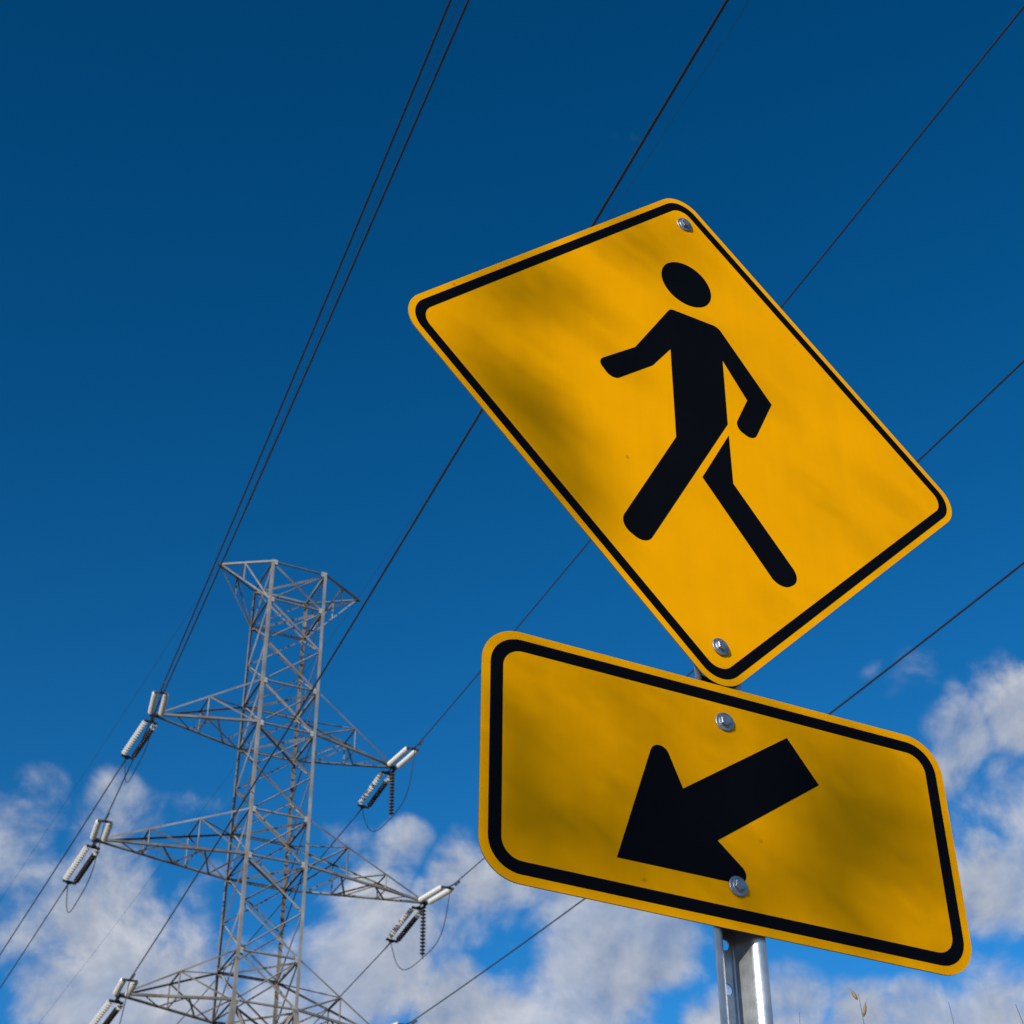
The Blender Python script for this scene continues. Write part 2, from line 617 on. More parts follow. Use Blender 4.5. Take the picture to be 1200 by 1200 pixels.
# ---- post : galvanised U-channel with punched web
def post():
    z0 = -SIGN_C.z / v1.z - 0.25
    z1_ = 0.497
    root_p = M_D @ Vector((-.001, .0, z0 + .25))
    mm = M_D.copy()
    mm.translation = root_p
    root = empty('sign_post', mat=mm)
    tag(root, 'galvanised steel channel post with punched holes carrying both yellow signs', 'post')
    yf, yb, t = .0048, .0425, .0024
    H = z1_ - z0
    off = -.25
    # outer line (front side) of the hat section, from left flange edge to right flange edge, web left open
    def side(sgn):
        pts = [Vector((.0394, yf)), Vector((.0374, yf)), Vector((.0250, yf)), Vector((.0135, yb)), Vector((.0105, yb))]
        ro = [0, 0, .0150, .0050, 0]
        line = [pts[0]]
        for i in range(1, 4):
            if ro[i] == 0:
                line.append(pts[i]); continue
            p = pts[i]; a_ = (pts[i - 1] - p).normalized(); b_ = (pts[i + 1] - p).normalized()
            ang = a_.angle(b_); tt = ro[i] / math.tan(ang / 2)
            c = p + (a_ + b_).normalized() * (ro[i] / math.sin(ang / 2))
            s_, e_ = p + a_ * tt - c, p + b_ * tt - c
            for k in range(9):
                q = s_.lerp(e_, k / 8); q = q.normalized() * ro[i]
                line.append(c + q)
        line.append(pts[4])
        # thickness to the back
        inner = []
        for i, p in enumerate(line):
            d = (line[min(i + 1, len(line) - 1)] - line[max(i - 1, 0)]).normalized()
            inner.append(p + Vector((d.y, -d.x)) * t)
        mb = MB()
        zs = [off, off + H]
        n = len(line)
        vs = []
        for z in zs:
            vs += [(sgn * p.x, p.y, z) for p in line] + [(sgn * p.x, p.y, z) for p in inner]
        fs = []
        for i in range(n - 1):
            fs.append((i, i + 1, 2 * n + i + 1, 2 * n + i))
            fs.append((n + i, 3 * n + i, 3 * n + i + 1, n + i + 1))
            fs.append((2 * n + i, 2 * n + i + 1, 3 * n + i + 1, 3 * n + i))
        fs.append((0, 2 * n, 3 * n, n))
        fs.append((n - 1, 2 * n - 1, 4 * n - 1, 3 * n - 1))
        mb.add(vs, fs)
        o = mb.build('flange_side', M_post, root, smooth=True)
        o.data.set_sharp_from_angle(angle=R(40))
        return o
    side(1); side(-1)
    # web with holes
    pitch_, hr = .061, .0078
    wb = MB()
    hw = .0106
    zc = 2.413 - 43 * pitch_
    K = 20
    zlo = off
    def plate(za, zb):
        for y in (yb - .0001, yb + t):
            wb.add([(-hw, y, za), (hw, y, za), (hw, y, zb), (-hw, y, zb)], [(0, 1, 2, 3)])
    while zc + .02 < off + H:
        a0, b0 = zc - .012, zc + .012
        plate(zlo, a0)
        ring, bound = [], []
        for k in range(K):
            th = 2 * math.pi * (k + .5) / K
            cx, cz = math.cos(th), math.sin(th)
            ring.append((hr * cx, zc + hr * cz))
            s_ = min(hw / max(abs(cx), 1e-6), .012 / max(abs(cz), 1e-6))
            bound.append((s_ * cx, zc + s_ * cz))
        for k in range(K):
            k2 = (k + 1) % K
            bx = [bound[k]]
            # insert rectangle corner when the edge changes
            if abs(abs(bound[k][0]) - hw) < 1e-6 and abs(abs(bound[k2][0]) - hw) > 1e-6 or abs(abs(bound[k][0]) - hw) > 1e-6 and abs(abs(bound[k2][0]) - hw) < 1e-6:
                mx = (bound[k][0] + bound[k2][0]) / 2; mz = (bound[k][1] + bound[k2][1]) / 2 - zc
                bx.append((math.copysign(hw, mx), zc + math.copysign(.012, mz)))
            bx.append(bound[k2])
            for y in (yb - .0001, yb + t):
                vs = [(ring[k][0], y, ring[k][1])] + [(p[0], y, p[1]) for p in bx] + [(ring[k2][0], y, ring[k2][1])]
                wb.add(vs, [tuple(range(len(vs)))])
            wb.add([(ring[k][0], yb, ring[k][1]), (ring[k2][0], yb, ring[k2][1]), (ring[k2][0], yb + t, ring[k2][1]), (ring[k][0], yb + t, ring[k][1])], [(0, 1, 2, 3)])
        zlo = b0
        zc += pitch_
    plate(zlo, off + H)
    wb.build('punched_web', M_post, root)
    return root


post()

# ---- diamond sign
h = .381
dsign = empty('pedestrian_crossing_sign', mat=M_D)
tag(dsign, 'yellow diamond warning sign with black walking pedestrian, above the arrow plaque', 'sign')
outer = rot45(rect(h, h, .0505))
pb = slab([outer], 0.0, TH)
pb.build('panel', [M_yellow, M_alu], dsign)
m1, bw = .0108, .0163
bo = rot45(rect(h - m1, h - m1, .0505 - m1 * .9))
bi = rot45(rect(h - m1 - bw, h - m1 - bw, .0505 - m1 * .9 - bw * .85))
slab([bo], -FILM, .0002, bi).build('border', M_black, dsign)
body = fillet([(-.0395, .2238), (.0565, .2243), (.1523, .0865), (.1067, -.0136), (.0702, .0031), (.1022, .0746), (.0594, .1473),
               (.0568, .0029), (-.1142, -.3075), (-.1616, -.2814), (-.0466, -.0664), (-.0448, .1273), (-.0826, .0733),
               (-.1602, .0071), (-.1879, .0395), (-.1143, .1002)],
              [.013, .018, 0, .0165, .018, 0, 0, 0, .022, .024, 0, 0, 0, .017, .014, 0])
rear = fillet([(.0567, -.0214), (.0559, -.1226), (.1695, -.2763), (.1258, -.3086), (-.0026, -.1322)], [0, 0, .024, .0245, 0])
head = [Vector((-.0015 + .0503 * math.cos(2 * math.pi * q / 56), .3006 + .0503 * math.sin(2 * math.pi * q / 56))) for q in range(56)]
fig = slab([body], -FILM, .0002).build('pedestrian_figure', [M_black, M_black], dsign)
slab([head], -FILM, .0002).build('figure_head', [M_black, M_black], fig)
slab([rear], -FILM, .0002).build('figure_rear_leg', [M_black, M_black], fig)
hex_bolt(dsign, .0042, .4555, R(12), (R(3), R(-4)))
hex_bolt(dsign, .0030, -.4520, R(40), (R(-2), R(2)))

# ---- arrow plaque
PW, PH = .746 / 2, .3756 / 2
plq = empty('arrow_plaque', mat=M_P)
tag(plq, 'wide yellow rectangular plaque with black arrow pointing down left, under the diamond', 'sign')
slab([rect(PW, PH, .0575)], 0.0, TH).build('panel', [M_yellow, M_alu], plq)
m2, bw2 = .0128, .0182
slab([rect(PW - m2, PH - m2, .0575 - m2 * .9)], -FILM, .0002, rect(PW - m2 - bw2, PH - m2 - bw2, .0575 - m2 * .9 - bw2 * .9)).build('border', M_black, plq)
arrow = fillet([(-.1788, -.1217), (-.1078, .0909), (-.0738, .0034), (.1033, .1278), (.1491, .0623), (-.0255, -.0633), (.0376, -.1206)],
               [0, .0145, 0, 0, 0, 0, .0145], 12)
slab([arrow], -FILM, .0002).build('arrow', [M_black, M_black], plq)
hex_bolt(plq, .0004, .1268, R(38), (R(2), R(-3)))
hex_bolt(plq, .0006, -.1252, R(22), (R(-1), R(3)))

# ------------------------------------------------------------------ lattice tower
TS = 1.2
T_YAW = 0.4553
T_O = Vector((-7.9531 * TS, 50.0 * TS, 0))
ZL = [z * TS + CAM.z for z in (35.2188, 33.6576, 30.3925, 28.7554, 25.6104, 24.0244, 20.9023, 19.3347)]
HW = 0.9927 * TS
HB = HW * 1.012
ARM = [l * TS for l in (2.5713, 4.1543, 5.4023, 4.0657)]
tower = empty('transmission_tower', T_O)
tower.rotation_euler = (0, 0, T_YAW)
tag(tower, 'tall grey steel lattice transmission tower with three pairs of crossarms', 'pylon')
TM = Matrix.Translation(T_O) @ Matrix.Rotation(T_YAW, 4, 'Z')
t_a, t_b = Vector((math.cos(T_YAW), math.sin(T_YAW), 0)), Vector((-math.sin(T_YAW), math.cos(T_YAW), 0))


def angle_bar(mb, p, q, size, thick=None, hint=None):
    """L-section steel between two points; hint = outward direction the heel points to"""
    p, q = Vector(p), Vector(q)
    thick = thick or size * .11
    d = (q - p).normalized()
    hint = Vector(hint) if hint is not None else Vector((0, 0, 1))
    n = hint - d * hint.dot(d)
    if n.length < 1e-4:
        n = Vector((1, 0, 0)) - d * d.x
    n.normalize()
    w = d.cross(n)
    e1, e2 = (n + w).normalized(), (n - w).normalized()
    prof = [(0, 0), (1, 0), (1, thick / size), (thick / size, thick / size), (thick / size, 1), (0, 1)]
    hz = n * size * .35
    vs = []
    for c in (p, q):
        for x, y in prof:
            vs.append(c + hz - e1 * (x * size) - e2 * (y * size))
    fs = [(i, (i + 1) % 6, 6 + (i + 1) % 6, 6 + i) for i in range(6)]
    fs += [(5, 4, 3, 0), (3, 2, 1, 0), (6, 9, 10, 11), (6, 7, 8, 9)]
    mb.add(vs, fs)


def bar(name, p, q, size, parent, hint=None, mat=None):
    mb = MB()
    angle_bar(mb, p, q, size, None, hint)
    return mb.build(name, mat or M_steel, parent)


def half(z):
    if z >= ZL[7]:
        return HW, HB
    k_ = (ZL[7] - z) / ZL[7]
    return HW + 2.6 * k_ ** 1.15, HB + 2.6 * k_ ** 1.15


def node(sa, sb, z):
    a_, b_ = half(z)
    return Vector((sa * a_, sb * b_, z))


LOW = [ZL[7], 19.6, 14.2, 7.6, 0.35]
for sa in (-1, 1):
    for sb in (-1, 1):
        mb = MB()
        angle_bar(mb, node(sa, sb, ZL[7] - .02), node(sa, sb, ZL[0]), .12, .016, (sa, sb, 0))
        lg = mb.build('leg', M_steel, tower)
        for i in range(len(LOW) - 1):
            bar('leg_extension', node(sa, sb, LOW[i + 1]), node(sa, sb, LOW[i]), .2, tower, (sa, sb, 0))
        c = node(sa, sb, 0)
        fb = MB()
        fb.lathe([(.55, -.6), (.55, .3), (.48, .36)], 20, c)
        fb.build('footing', M_conc, tower)
        # step bolts up one leg
        if (sa, sb) == (1, 1):
            z = ZL[7]; kk = 0
            while z < ZL[0] - .2:
                p = node(sa, sb, z)
                st = MB()
                dirv = Vector((1, 0, 0)) if kk % 2 else Vector((0, 1, 0))
                st.tube([p, p + dirv * .2], .011, 6)
                st.build('step_bolt', M_hard, tower)
                z += .38; kk += 1

faces = [((-1, -1), (1, -1), (0, -1, 0)), ((-1, 1), (1, 1), (0, 1, 0)), ((-1, -1), (-1, 1), (-1, 0, 0)), ((1, -1), (1, 1), (1, 0, 0))]
for (c0, c1, nrm) in faces:
    N_ = Vector(nrm)
    def P0(z): return node(*c0, z) - N_ * .03
    def P1(z): return node(*c1, z) - N_ * .03
    for i, z in enumerate(ZL):
        bar('horizontal', P0(z), P1(z), .085, tower, -N_ + Vector((0, 0, -1)))
    for i in range(7):
        zt, zb_ = ZL[i], ZL[i + 1]
        if i in (1, 3, 5):
            zm = (zt + zb_) / 2
            spans = [(zt, zm), (zm, zb_)]
        else:
            spans = [(zt, zb_)]
        for a1, b1 in spans:
            bar('brace', P0(a1), P1(b1), .058, tower, N_)
            bar('brace', P1(a1) - N_ * .09, P0(b1) - N_ * .09, .042, tower, N_)
    for i in range(len(LOW) - 1):
        a1, b1 = LOW[i], max(LOW[i + 1], .5)
        bar('lower_brace', P0(a1), P1(b1), .12, tower, N_)
        bar('lower_brace', P1(a1) - N_ * .13, P0(b1) - N_ * .13, .12, tower, N_)
        if i < 3:
            bar('lower_horizontal', P0(b1), P1(b1), .11, tower, (0, 0, -1))
# plan bracing
for i, z in enumerate(ZL):
    bar('plan_brace', node(1, -1, z) + Vector((0, 0, -.12)), node(-1, 1, z) + Vector((0, 0, -.12)), .08, tower, (0, 0, -1))
    if i in (3, 5, 7):
        bar('plan_brace', node(-1, -1, z) + Vector((0, 0, -.22)), node(1, 1, z) + Vector((0, 0, -.22)), .085, tower, (0, 0, -1))
# gusset plates on the two near legs and far legs
for sa in (-1, 1):
    for sb in (-1, 1):
        for i, z in enumerate(ZL):
            g = MB()
            c = node(sa, sb, z)
            g.box(c + Vector((-sa * .09, sb * .022, -.02)), (.12, 0, 0), (0, .006, 0), (0, 0, .11))
            g.build('gusset_plate', M_plate, tower)

TIPS = {}


def crossarm(sgn, length, zt, zb_, ztip, n, key):
    tip = Vector((sgn * length, 0, ztip))
    TF, TB, BF, BB = node(sgn, -1, zt), node(sgn, 1, zt), node(sgn, -1, zb_), node(sgn, 1, zb_)
    mb = MB()
    # tip plate
    mb.box(tip + Vector((sgn * .05, 0, 0)), (.17, 0, 0), (0, .10, 0), (0, 0, .045))
    mb.box(tip + Vector((sgn * .12, 0, -.08)), (.03, 0, 0), (0, .16, 0), (0, 0, .05))
    arm = mb.build('crossarm', M_hard, tower)
    tf, bf = tip + Vector((0, -.07, .03)), tip + Vector((0, -.08, 0))
    tb, bb = tip + Vector((0, .07, .03)), tip + Vector((0, .08, 0))
    bar('chord', TF, tf, .062, arm, (0, -1, 1))
    bar('chord', TB, tb, .066, arm, (0, 1, 1))
    bar('chord', BF, bf, .088, arm, (0, -1, -1))
    bar('chord', BB, bb, .105, arm, (0, 1, -1))
    L_ = lambda A, B, s: A.lerp(B, s)
    for k_ in range(1, n):
        s_ = k_ / n
        for (A, a_, B, b_, sd) in ((TF, tf, BF, bf, -1), (TB, tb, BB, bb, 1)):
            nn = (0, sd, 0)
            bar('lattice_strut', L_(A, a_, s_), L_(B, b_, s_), .042, arm, nn)
            bar('lattice_strut', L_(A, a_, s_), L_(B, b_, (k_ - 1) / n + .02), .05, arm, nn)
    # zigzag in the bottom plane
    q = 2 * n
    for k_ in range(q):
        s0_, s1_ = k_ / (q + 1), (k_ + 1) / (q + 1)
        A, B = ((BF, bf), (BB, bb)) if k_ % 2 == 0 else ((BB, bb), (BF, bf))
        bar('lattice_strut', L_(*A, s0_), L_(*B, s1_), .056 if k_ < q - 1 else .042, arm, (0, 0, -1))
    for k_ in range(1, n):
        bar('lattice_strut', L_(BF, bf, k_ / n), L_(BB, bb, k_ / n), .045, arm, (0, 0, -1))
        bar('lattice_strut', L_(TF, tf, k_ / n), L_(TB, tb, k_ / n), .055, arm, (0, 0, 1))
    bar('lattice_strut', TB, L_(TF, tf, 1 / n), .05, arm, (0, 0, 1))
    TIPS[key] = TM @ tip
    return arm


def peak(sgn, key):
    tip = Vector((sgn * ARM[0], 0, ZL[0] + .02))
    mb = MB()
    mb.box(tip, (.12, 0, 0), (0, .06, 0), (0, 0, .05))
    pk = mb.build('earthwire_peak', M_hard, tower)
    for sb in (-1, 1):
        t = tip + Vector((0, sb * .04, 0))
        bar('chord', node(sgn, sb, ZL[0]), t, .08, pk, (0, sb, -1))
        bar('chord', node(sgn, sb, ZL[1]), t, .055, pk, (0, sb, -1))
        A, B = node(sgn, sb, ZL[0]), node(sgn, sb, ZL[1])
        bar('lattice_strut', A.lerp(t, .52), B.lerp(t, .52), .05, pk, (0, sb, 0))
        bar('lattice_strut', A.lerp(t, .52), B.lerp(t, .02), .05, pk, (0, sb, 0))
    bar('lattice_strut', node(sgn, -1, ZL[0]).lerp(tip, .5), node(sgn, 1, ZL[0]).lerp(tip, .5), .045, pk, (0, 0, -1))
    TIPS[key] = TM @ tip


peak(-1, 'EL'); peak(1, 'ER')
for i, (zt, zb_, ln, n) in enumerate(((2, 3, ARM[1], 2), (4, 5, ARM[2], 3), (6, 7, ARM[3], 2))):
    crossarm(-1, ln, ZL[zt], ZL[zb_], ZL[zb_], n, 'L%d' % (i + 1))
    crossarm(1, ln, ZL[zt], ZL[zb_], ZL[zb_], n, 'R%d' % (i + 1))

# ------------------------------------------------------------------ conductors and insulators
FWD = {'L1': (.1117, -.1589, .4967e-3, -.2077), 'L2': (.1027, -.163, .6784e-3, -.0885), 'L3': (.1078, -.1577, .4897e-3, -.0598),
       'R1': (.1047, -.1582, .4722e-3, .2429), 'R2': (.1014, -.1599, .5446e-3, .3513), 'R3': (.0985, -.1603, .5708e-3, .3232),
       'ER': (.0913, -.16, .545e-3, -.0216), 'EL': (.115, -.159, .5e-3, 0)}
BCK = {'L1': (-.1047, -.2401, .8005e-3, -.07), 'L2': (-.106, -.2401, .7998e-3, -.0573), 'L3': (-.106, -.2401, .8e-3, -.0573),
       'EL': (-.1177, -.2395, .8108e-3, -.0588), 'ER': (-.1287, -.2397, .8017e-3, .0326),
       'R2': (-.1574, -.239, .801e-3, .21), 'R1': (-.1451, -.2394, .8005e-3, .1785), 'R3': (-.15, -.239, .8e-3, .19)}


def wire_pt(key, sg, t):
    az, s_, c, da = (FWD if sg < 0 else BCK)[key]
    d = (t_b * math.cos(az) + t_a * math.sin(az)) * sg
    return TIPS[key] + t_a * da + d * t + Vector((0, 0, s_ * t + c * t * t))


NAMES = {'L1': 'upper left', 'L2': 'middle left', 'L3': 'lower left', 'R1': 'upper right', 'R2': 'middle right', 'R3': 'lower right'}
PITCHD = .146


def disc_mesh(mat, name):
    mb = MB()
    mb.lathe([(.024, -.073), (.024, -.012), (.052, -.026), (.096, -.030), (.114, -.024), (.113, -.010), (.088, .010), (.046, .026), (.032, .04), (.032, .073)], 14)
    me = mesh(name, mb.v, mb.f, mat, True)
    return me


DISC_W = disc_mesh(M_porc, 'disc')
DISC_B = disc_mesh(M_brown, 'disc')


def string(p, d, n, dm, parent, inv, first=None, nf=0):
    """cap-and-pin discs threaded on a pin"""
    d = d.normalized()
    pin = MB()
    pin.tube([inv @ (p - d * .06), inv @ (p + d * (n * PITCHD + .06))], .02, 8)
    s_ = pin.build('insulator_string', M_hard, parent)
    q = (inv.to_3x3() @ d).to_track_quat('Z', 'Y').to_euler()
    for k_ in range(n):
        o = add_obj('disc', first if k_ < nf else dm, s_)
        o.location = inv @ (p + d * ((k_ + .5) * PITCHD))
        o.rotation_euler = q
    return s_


def dead_end(key, sg):
    tip = TIPS[key]
    p0, p1 = wire_pt(key, sg, 0), wire_pt(key, sg, 3.0)
    d = (p1 - tip).normalized()
    side_ = (t_a - d * t_a.dot(d)).normalized()
    upv = side_.cross(d)
    start = .22 if sg < 0 else .52
    n = 14
    root = empty('insulator_assembly', tip)
    inv = Matrix.Translation(-tip)
    arm_ = NAMES[key]
    way = 'nearer camera side' if sg < 0 else 'far side'
    tag(root, ('twin pale insulator strings on the %s of the %s crossarm tip' if sg < 0 else 'pale and dark insulator strings on the %s of the %s crossarm tip') % (way, arm_), 'insulator', 'insulators on the tower crossarms')
    ln = n * PITCHD
    for s_ in (-1, 1):
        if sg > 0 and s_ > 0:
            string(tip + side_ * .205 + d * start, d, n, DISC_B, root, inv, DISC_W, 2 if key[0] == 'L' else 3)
        else:
            string(tip + side_ * (s_ * .205) + d * start, d, n, DISC_W, root, inv)
    for t in (start - .09, start + ln + .09):
        yk = MB()
        c = inv @ (tip + d * t)
        yk.box(c, side_ * .26, d * .04, upv * .035)
        yk.box(c + d * (-.07 if t < start else .07), side_ * .09, d * .05, upv * .02)
        yk.build('yoke_plate', M_hard, root)
    lk = MB()
    lk.tube([inv @ tip, inv @ (tip + d * (start - .09))], .025, 8)
    lk.build('link', M_hard, root)
    cl_ = MB()
    e0 = tip + d * (start + ln + .12)
    cl_.tube([inv @ e0, inv @ wire_pt(key, sg, start + ln + .62)], [.035, .028], 8)
    cl_.build('clamp', M_hard, root)
    return start + ln + .62, d


def tube_obj(name, pts, r_, mat, label, cat, group, n=8):
    mb = MB()
    mb.tube(pts, r_, n)
    o = mb.build(name, mat, None, True, loc=pts[0])
    tag(o, label, cat, group)
    return o


for key in ('L1', 'L2', 'L3', 'R1', 'R2', 'R3'):
    ends = {}
    for sg in (-1, 1):
        t0, d = dead_end(key, sg)
        ends[sg] = t0
        pts = [wire_pt(key, sg, t0 - .1 + (235 - t0) * (k_ / 110) ** 1.15) for k_ in range(111)]
        if sg < 0:
            lab = 'dark power line from the %s crossarm passing overhead to the upper right' % NAMES[key]
        else:
            lab = 'dark power line running away to the lower left from the %s crossarm' % NAMES[key]
        cable = tube_obj('power_line', pts, .027 if key == 'L1' else .0215, M_wire, lab, 'power line', 'conductors of the transmission line')
        if sg > 0:
            continue
        # vibration damper near the clamp, part of the line
        t = t0 + .45
        p = wire_pt(key, sg, t) - pts[0]
        dd = (wire_pt(key, sg, t + .3) - wire_pt(key, sg, t - .3)).normalized()
        dm = MB()
        dm.tube([p - dd * .24 - Vector((0, 0, .09)), p - dd * .10 - Vector((0, 0, .09))], .04, 8)
        dm.tube([p + dd * .10 - Vector((0, 0, .09)), p + dd * .24 - Vector((0, 0, .09))], .04, 8)
        dm.tube([p - dd * .2 - Vector((0, 0, .09)), p + dd * .2 - Vector((0, 0, .09))], .012, 6)
        dm.tube([p, p - Vector((0, 0, .09))], .02, 6)
        dm.build('damper', M_hard, cable)
    # jumper loop under the arm
    pa, pb_ = wire_pt(key, -1, ends[-1] - .45), wire_pt(key, 1, ends[1] - .45)
    tip = TIPS[key]
    mid0 = pa.lerp(pb_, .5)
    drop = mid0.z - (tip.z - 2.3)
    lat = (tip + t_a * .03 - mid0) if key[0] == 'R' else Vector((0, 0, 0))
    lat.z = 0
    pts = []
    for k_ in range(49):
        t = k_ / 48
        sh_ = 1 - abs(2 * t - 1) ** 3.6
        sk = t + .10 * math.sin(2 * math.pi * t) * -.35
        pts.append(pa.lerp(pb_, sk) - Vector((0, 0, drop * sh_)) + lat * math.sin(math.pi * t))
    tube_obj('jumper_cable', pts, .017, M_wire, 'thin jumper cable looping below the %s crossarm tip' % NAMES[key], 'cable', 'jumper loops under the crossarms')
    if key[0] == 'R':
        base = tip + t_a * .03
        root = empty('jumper_insulator', base)
        tag(root, 'dark vertical insulator string hanging straight down from the %s crossarm tip' % NAMES[key], 'insulator', 'hanging jumper insulators')
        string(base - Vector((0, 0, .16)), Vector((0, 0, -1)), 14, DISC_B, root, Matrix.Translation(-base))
        sh = MB()
        sh.tube([(0, 0, -.16 - 14 * PITCHD), (0, 0, -2.32)], .03, 8)
        sh.build('shoe', M_hard, root)
for key, side_ in (('EL', 'left'), ('ER', 'right')):
    for sg in (-1, 1):
        pts = [wire_pt(key, sg, 235 * (k_ / 110) ** 1.15) for k_ in range(111)]
        lab = 'thin earth wire from the %s tip of the tower top %s' % (side_, 'coming overhead' if sg < 0 else 'running off lower left')
        tube_obj('earth_wire', pts, .0065, M_wire, lab, 'power line', 'earth wires of the transmission line', 6)

# ------------------------------------------------------------------ tall dry grass behind the post
def wild_grass(tip, lean, seeded, label, seed):
    rnd = random.Random(seed)
    tip = Vector(tip)
    base = Vector((tip.x + lean[0], tip.y + lean[1], 0))
    root = empty('wild_grass', base)
    tag(root, label, 'grass', 'tall grass stalks at the bottom edge')
    L_ = tip - base
    ctl = [Vector((0, 0, 0)), Vector((L_.x * .10, L_.y * .10, L_.z * .38)), Vector((L_.x * .45, L_.y * .45, L_.z * .75)), L_]
    def bez(t):
        a_ = (1 - t)
        return ctl[0] * a_ ** 3 + ctl[1] * 3 * a_ * a_ * t + ctl[2] * 3 * a_ * t * t + ctl[3] * t ** 3
    pts = [bez(k_ / 24) for k_ in range(25)]
    mb = MB()
    mb.tube(pts, [.0040 * (1 - .88 * k_ / 24) for k_ in range(25)], 6)
    mb.build('stem', M_stem, root, True)
    for t in (.12, .22, .33, .45, .55):
        p = bez(t)
        az = rnd.uniform(0, 6.28); ln = rnd.uniform(.45, .8)
        dv = Vector((math.cos(az), math.sin(az), 0)); w = Vector((-dv.y, dv.x, 0))
        lf = MB(); vs, fs = [], []
        for k_ in range(9):
            q = k_ / 8
            c = p + dv * (ln * .75 * q) + Vector((0, 0, ln * (1.1 * q - 1.25 * q * q)))
            ww = .009 * (1 - q) ** .6 * min(1, .3 + 3 * q)
            vs += [c - w * ww, c + Vector((0, 0, -.002)), c + w * ww]
        for k_ in range(8):
            fs += [(3 * k_, 3 * k_ + 1, 3 * k_ + 4, 3 * k_ + 3), (3 * k_ + 1, 3 * k_ + 2, 3 * k_ + 5, 3 * k_ + 4)]
        lf.add(vs, fs)
        lf.build('leaf', M_dry, root, True)
    if seeded:
        n = seeded
        for k_ in range(n):
            t = 1 - .017 * k_ - .006
            p = bez(t)
            az = 2.6 + k_ * 2.5 + rnd.uniform(-.4, .4)
            out_ = Vector((math.cos(az), .6 * math.sin(az), 0))
            ax = (Vector((0, 0, 1)) * rnd.uniform(.85, 1.0) + out_ * rnd.uniform(.28, .5)).normalized()
            ln = rnd.uniform(.022, .031)
            st = p + out_ * .004
            X = ax.cross(Vector((0, 1, 0))).normalized(); Y = ax.cross(X)
            sp = MB()
            sp.lathe([(.0008, 0), (.0036, ln * .22), (.0042, ln * .45), (.0028, ln * .75), (.0006, ln)], 7, st, (X, Y, ax))
            sp.tube([st + ax * ln * .9, st + ax * (ln * 1.25) + out_ * .004], [.0006, .0002], 4)
            sp.build('spikelet', M_seed, root, True)


wild_grass((.723, 3.527, 2.895), (.08, .05, 0), 6, 'beige seeded grass stalk just right of the post at the bottom edge', 3)
wild_grass((.697, 4.142, 3.093), (-.10, .1, 0), 0, 'bare dark grass tip close beside the post', 5)
wild_grass((.976, 3.776, 2.972), (.12, .05, 0), 0, 'bare dark grass tip under the lower right corner of the plaque', 7)
wild_grass((1.090, 3.538, 2.925), (.22, .05, 0), 0, 'dark leaning grass tip at the right edge of the picture', 9)
wild_grass((1.001, 3.354, 2.800), (.26, .02, 0), 0, 'short dark grass tip low at the right edge', 11)
wild_grass((1.187, 3.820, 3.150), (.24, .05, 0), 0, 'tallest thin dark grass tip at the right edge', 13)

# ------------------------------------------------------------------ roadside tree behind the camera (its twigs shade the signs)
SH_D = [(-0.341, 0.111, 0.075, 0.78), (-0.269, 0.175, 0.065, 0.65), (-0.402, -0.05, 0.054, 0.55), (-0.339, -0.085, 0.064, 0.65), (-0.297, -0.12, 0.067, 0.75), (-0.265, -0.184, 0.062, 0.75), (-0.239, -0.232, 0.058, 0.65), (-0.208, -0.285, 0.048, 0.5), (-0.106, 0.352, 0.085, 0.55), (0.003, 0.396, 0.066, 0.4), (0.29, -0.132, 0.085, 0.15), (0.421, 0.027, 0.083, 0.08), (0.114, 0.073, 0.059, 0.12)]
SH_P = [(-0.334, 0.01, 0.05, 0.6), (-0.328, -0.064, 0.06, 0.65), (-0.28, -0.101, 0.061, 0.5), (-0.207, -0.103, 0.056, 0.55), (-0.155, -0.035, 0.058, 0.55), (-0.108, -0.099, 0.077, 0.35), (-0.266, 0.093, 0.066, 0.25), (0.179, 0.018, 0.072, 0.92), (0.235, 0.025, 0.067, 0.8), (0.141, -0.051, 0.07, 0.7), (0.325, 0.060, 0.061, 0.4), (0.127, 0.128, 0.067, 0.25), (0.211, 0.107, 0.06, 0.2), (0.047, -0.116, 0.066, 0.4), (0.281, -0.014, 0.059, 0.3), (-0.328, -0.159, 0.047, 0.35), (0.356, 0.171, 0.064, 0.12), (0.18, -0.126, 0.068, 0.25)]
rnd = random.Random(41)
leaves = []


def leaf(mb, c, size, rnd):
    n = Vector((rnd.gauss(0, 1), rnd.gauss(0, 1), rnd.gauss(0, 1))).normalized()
    a_ = n.orthogonal().normalized(); a_ = (a_ * math.cos(rnd.uniform(0, 6.28)) + n.cross(a_) * math.sin(rnd.uniform(0, 6.28))).normalized()
    b_ = n.cross(a_)
    mb.add([c - a_ * size, c - b_ * size * .42 + n * size * .1, c + a_ * size, c + b_ * size * .42 + n * size * .1, c - n * size * .05],
           [(0, 1, 4), (1, 2, 4), (2, 3, 4), (3, 0, 4)])


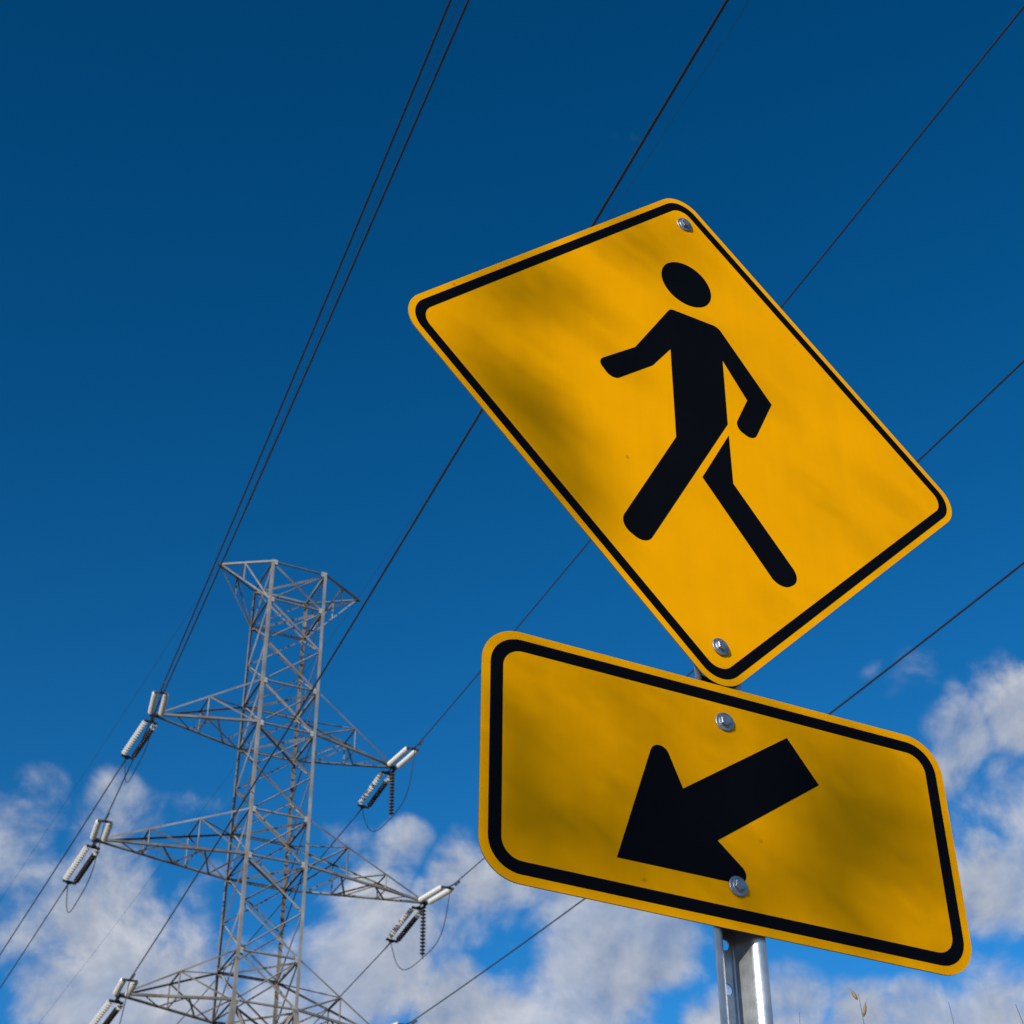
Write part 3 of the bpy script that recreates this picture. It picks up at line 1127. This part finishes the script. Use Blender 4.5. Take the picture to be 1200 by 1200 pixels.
spots = []
LEAF_A = .5 * (.018 * 2) * (.018 * .84) * .55          # mean projected area of one leaf
for MM, SH, hw_, hh_, base_c in ((M_D, SH_D, .54, .54, .02), (M_P, SH_P, .39, .20, .44)):
    u_, v_ = MM.to_3x3() @ Vector((1, 0, 0)), MM.to_3x3() @ Vector((0, 0, 1))
    nn = MM.to_3x3() @ Vector((0, -1, 0))
    cosi = nn.dot(SUN)
    cell = .0125
    acc = 0.0
    nx, nz = int(2 * hw_ / cell), int(2 * hh_ / cell)
    for i in range(nx):
        for j in (range(nz) if i % 2 == 0 else range(nz - 1, -1, -1)):
            x, z = -hw_ + (i + .5) * cell, -hh_ + (j + .5) * cell
            c_ = 1 - base_c
            for (px, pz, r_, w_) in SH:
                c_ *= 1 - w_ * math.exp(-((x - px) ** 2 + (z - pz) ** 2) / (r_ * r_) * 1.0)
            lam = -math.log(max(c_, .05)) * cell * cell * cosi / LEAF_A
            acc += lam
            k_ = int(acc)
            acc -= k_
            for _ in range(k_):
                p = MM @ Vector((x + rnd.uniform(-.5, .5) * cell, 0, z + rnd.uniform(-.5, .5) * cell))
                spots.append(p + SUN * rnd.uniform(6.6, 8.4))


def in_corridor(p):
    """would this leaf shade the signs?"""
    nn = M_D.to_3x3() @ Vector((0, -1, 0))
    t = (p - SIGN_C).dot(nn) / SUN.dot(nn)
    if t < 0:
        return False
    q = M_D.inverted() @ (p - SUN * t)
    return abs(q.x) < .75 and -1.15 < q.z < .75


TB = SIGN_C + SUN * 10.2
TB = Vector((TB.x - .9, TB.y - .6, 0))
tree = empty('roadside_tree', TB)
tag(tree, 'leafy roadside tree standing behind the viewer, shading the signs', 'tree')
CC = Vector((0, 0, 7.1))
tk = MB()
trunk_pts = [Vector((0, 0, -.1)), Vector((.05, .03, 1.5)), Vector((-.06, .08, 3.2)), Vector((.04, .02, 5.0)), Vector((.0, -.05, 7.0)), Vector((.05, .0, 9.4))]
tk.tube(trunk_pts, [.24, .19, .165, .13, .085, .02], 12)
trunk = tk.build('trunk', M_bark, tree, True)
cr = MB()
br = MB()
for p in spots:
    leaf(cr, p - TB, .018, rnd)
n_b = 0
while n_b < 46:
    az = rnd.uniform(0, 6.28)
    z0_ = rnd.uniform(3.0, 8.4)
    ln = rnd.uniform(1.3, 2.7) * (1.15 - abs(z0_ - 5.5) / 6)
    p0 = Vector((0, 0, z0_))
    p1 = p0 + Vector((math.cos(az), math.sin(az), rnd.uniform(.15, .6))) * ln
    pm = p0.lerp(p1, .5) + Vector((rnd.uniform(-.15, .15), rnd.uniform(-.15, .15), rnd.uniform(.0, .2)))
    if any(in_corridor(TB + q) for q in (p0.lerp(pm, .5), pm, pm.lerp(p1, .5), p1)):
        if rnd.random() < .8:
            n_b += .2
            continue
        continue
    br.tube([p0, pm, p1], [.035, .022, .006], 6)
    n_b += 1
    for _ in range(150):
        t = rnd.random() ** .6
        q = (p0.lerp(pm, t * 2) if t < .5 else pm.lerp(p1, t * 2 - 1)) + Vector((rnd.gauss(0, .3), rnd.gauss(0, .3), rnd.gauss(0, .24)))
        if not in_corridor(TB + q):
            leaf(cr, q, rnd.uniform(.032, .052), rnd)
# the branch that reaches into the light of the signs
ctr = sum(spots, Vector()) / len(spots) - TB
for k_ in range(9):
    sp = spots[rnd.randrange(len(spots))] - TB
    p0 = Vector((0, 0, sp.z - 1.6 + .5 * rnd.random()))
    br.tube([p0, p0.lerp(sp, .55) + Vector((0, 0, .12)), sp], [.016, .008, .0025], 5)
br.build('branches', M_bark, tree, True)
crown = cr.build('crown', M_leaf, tree)
crown['kind'] = 'stuff'
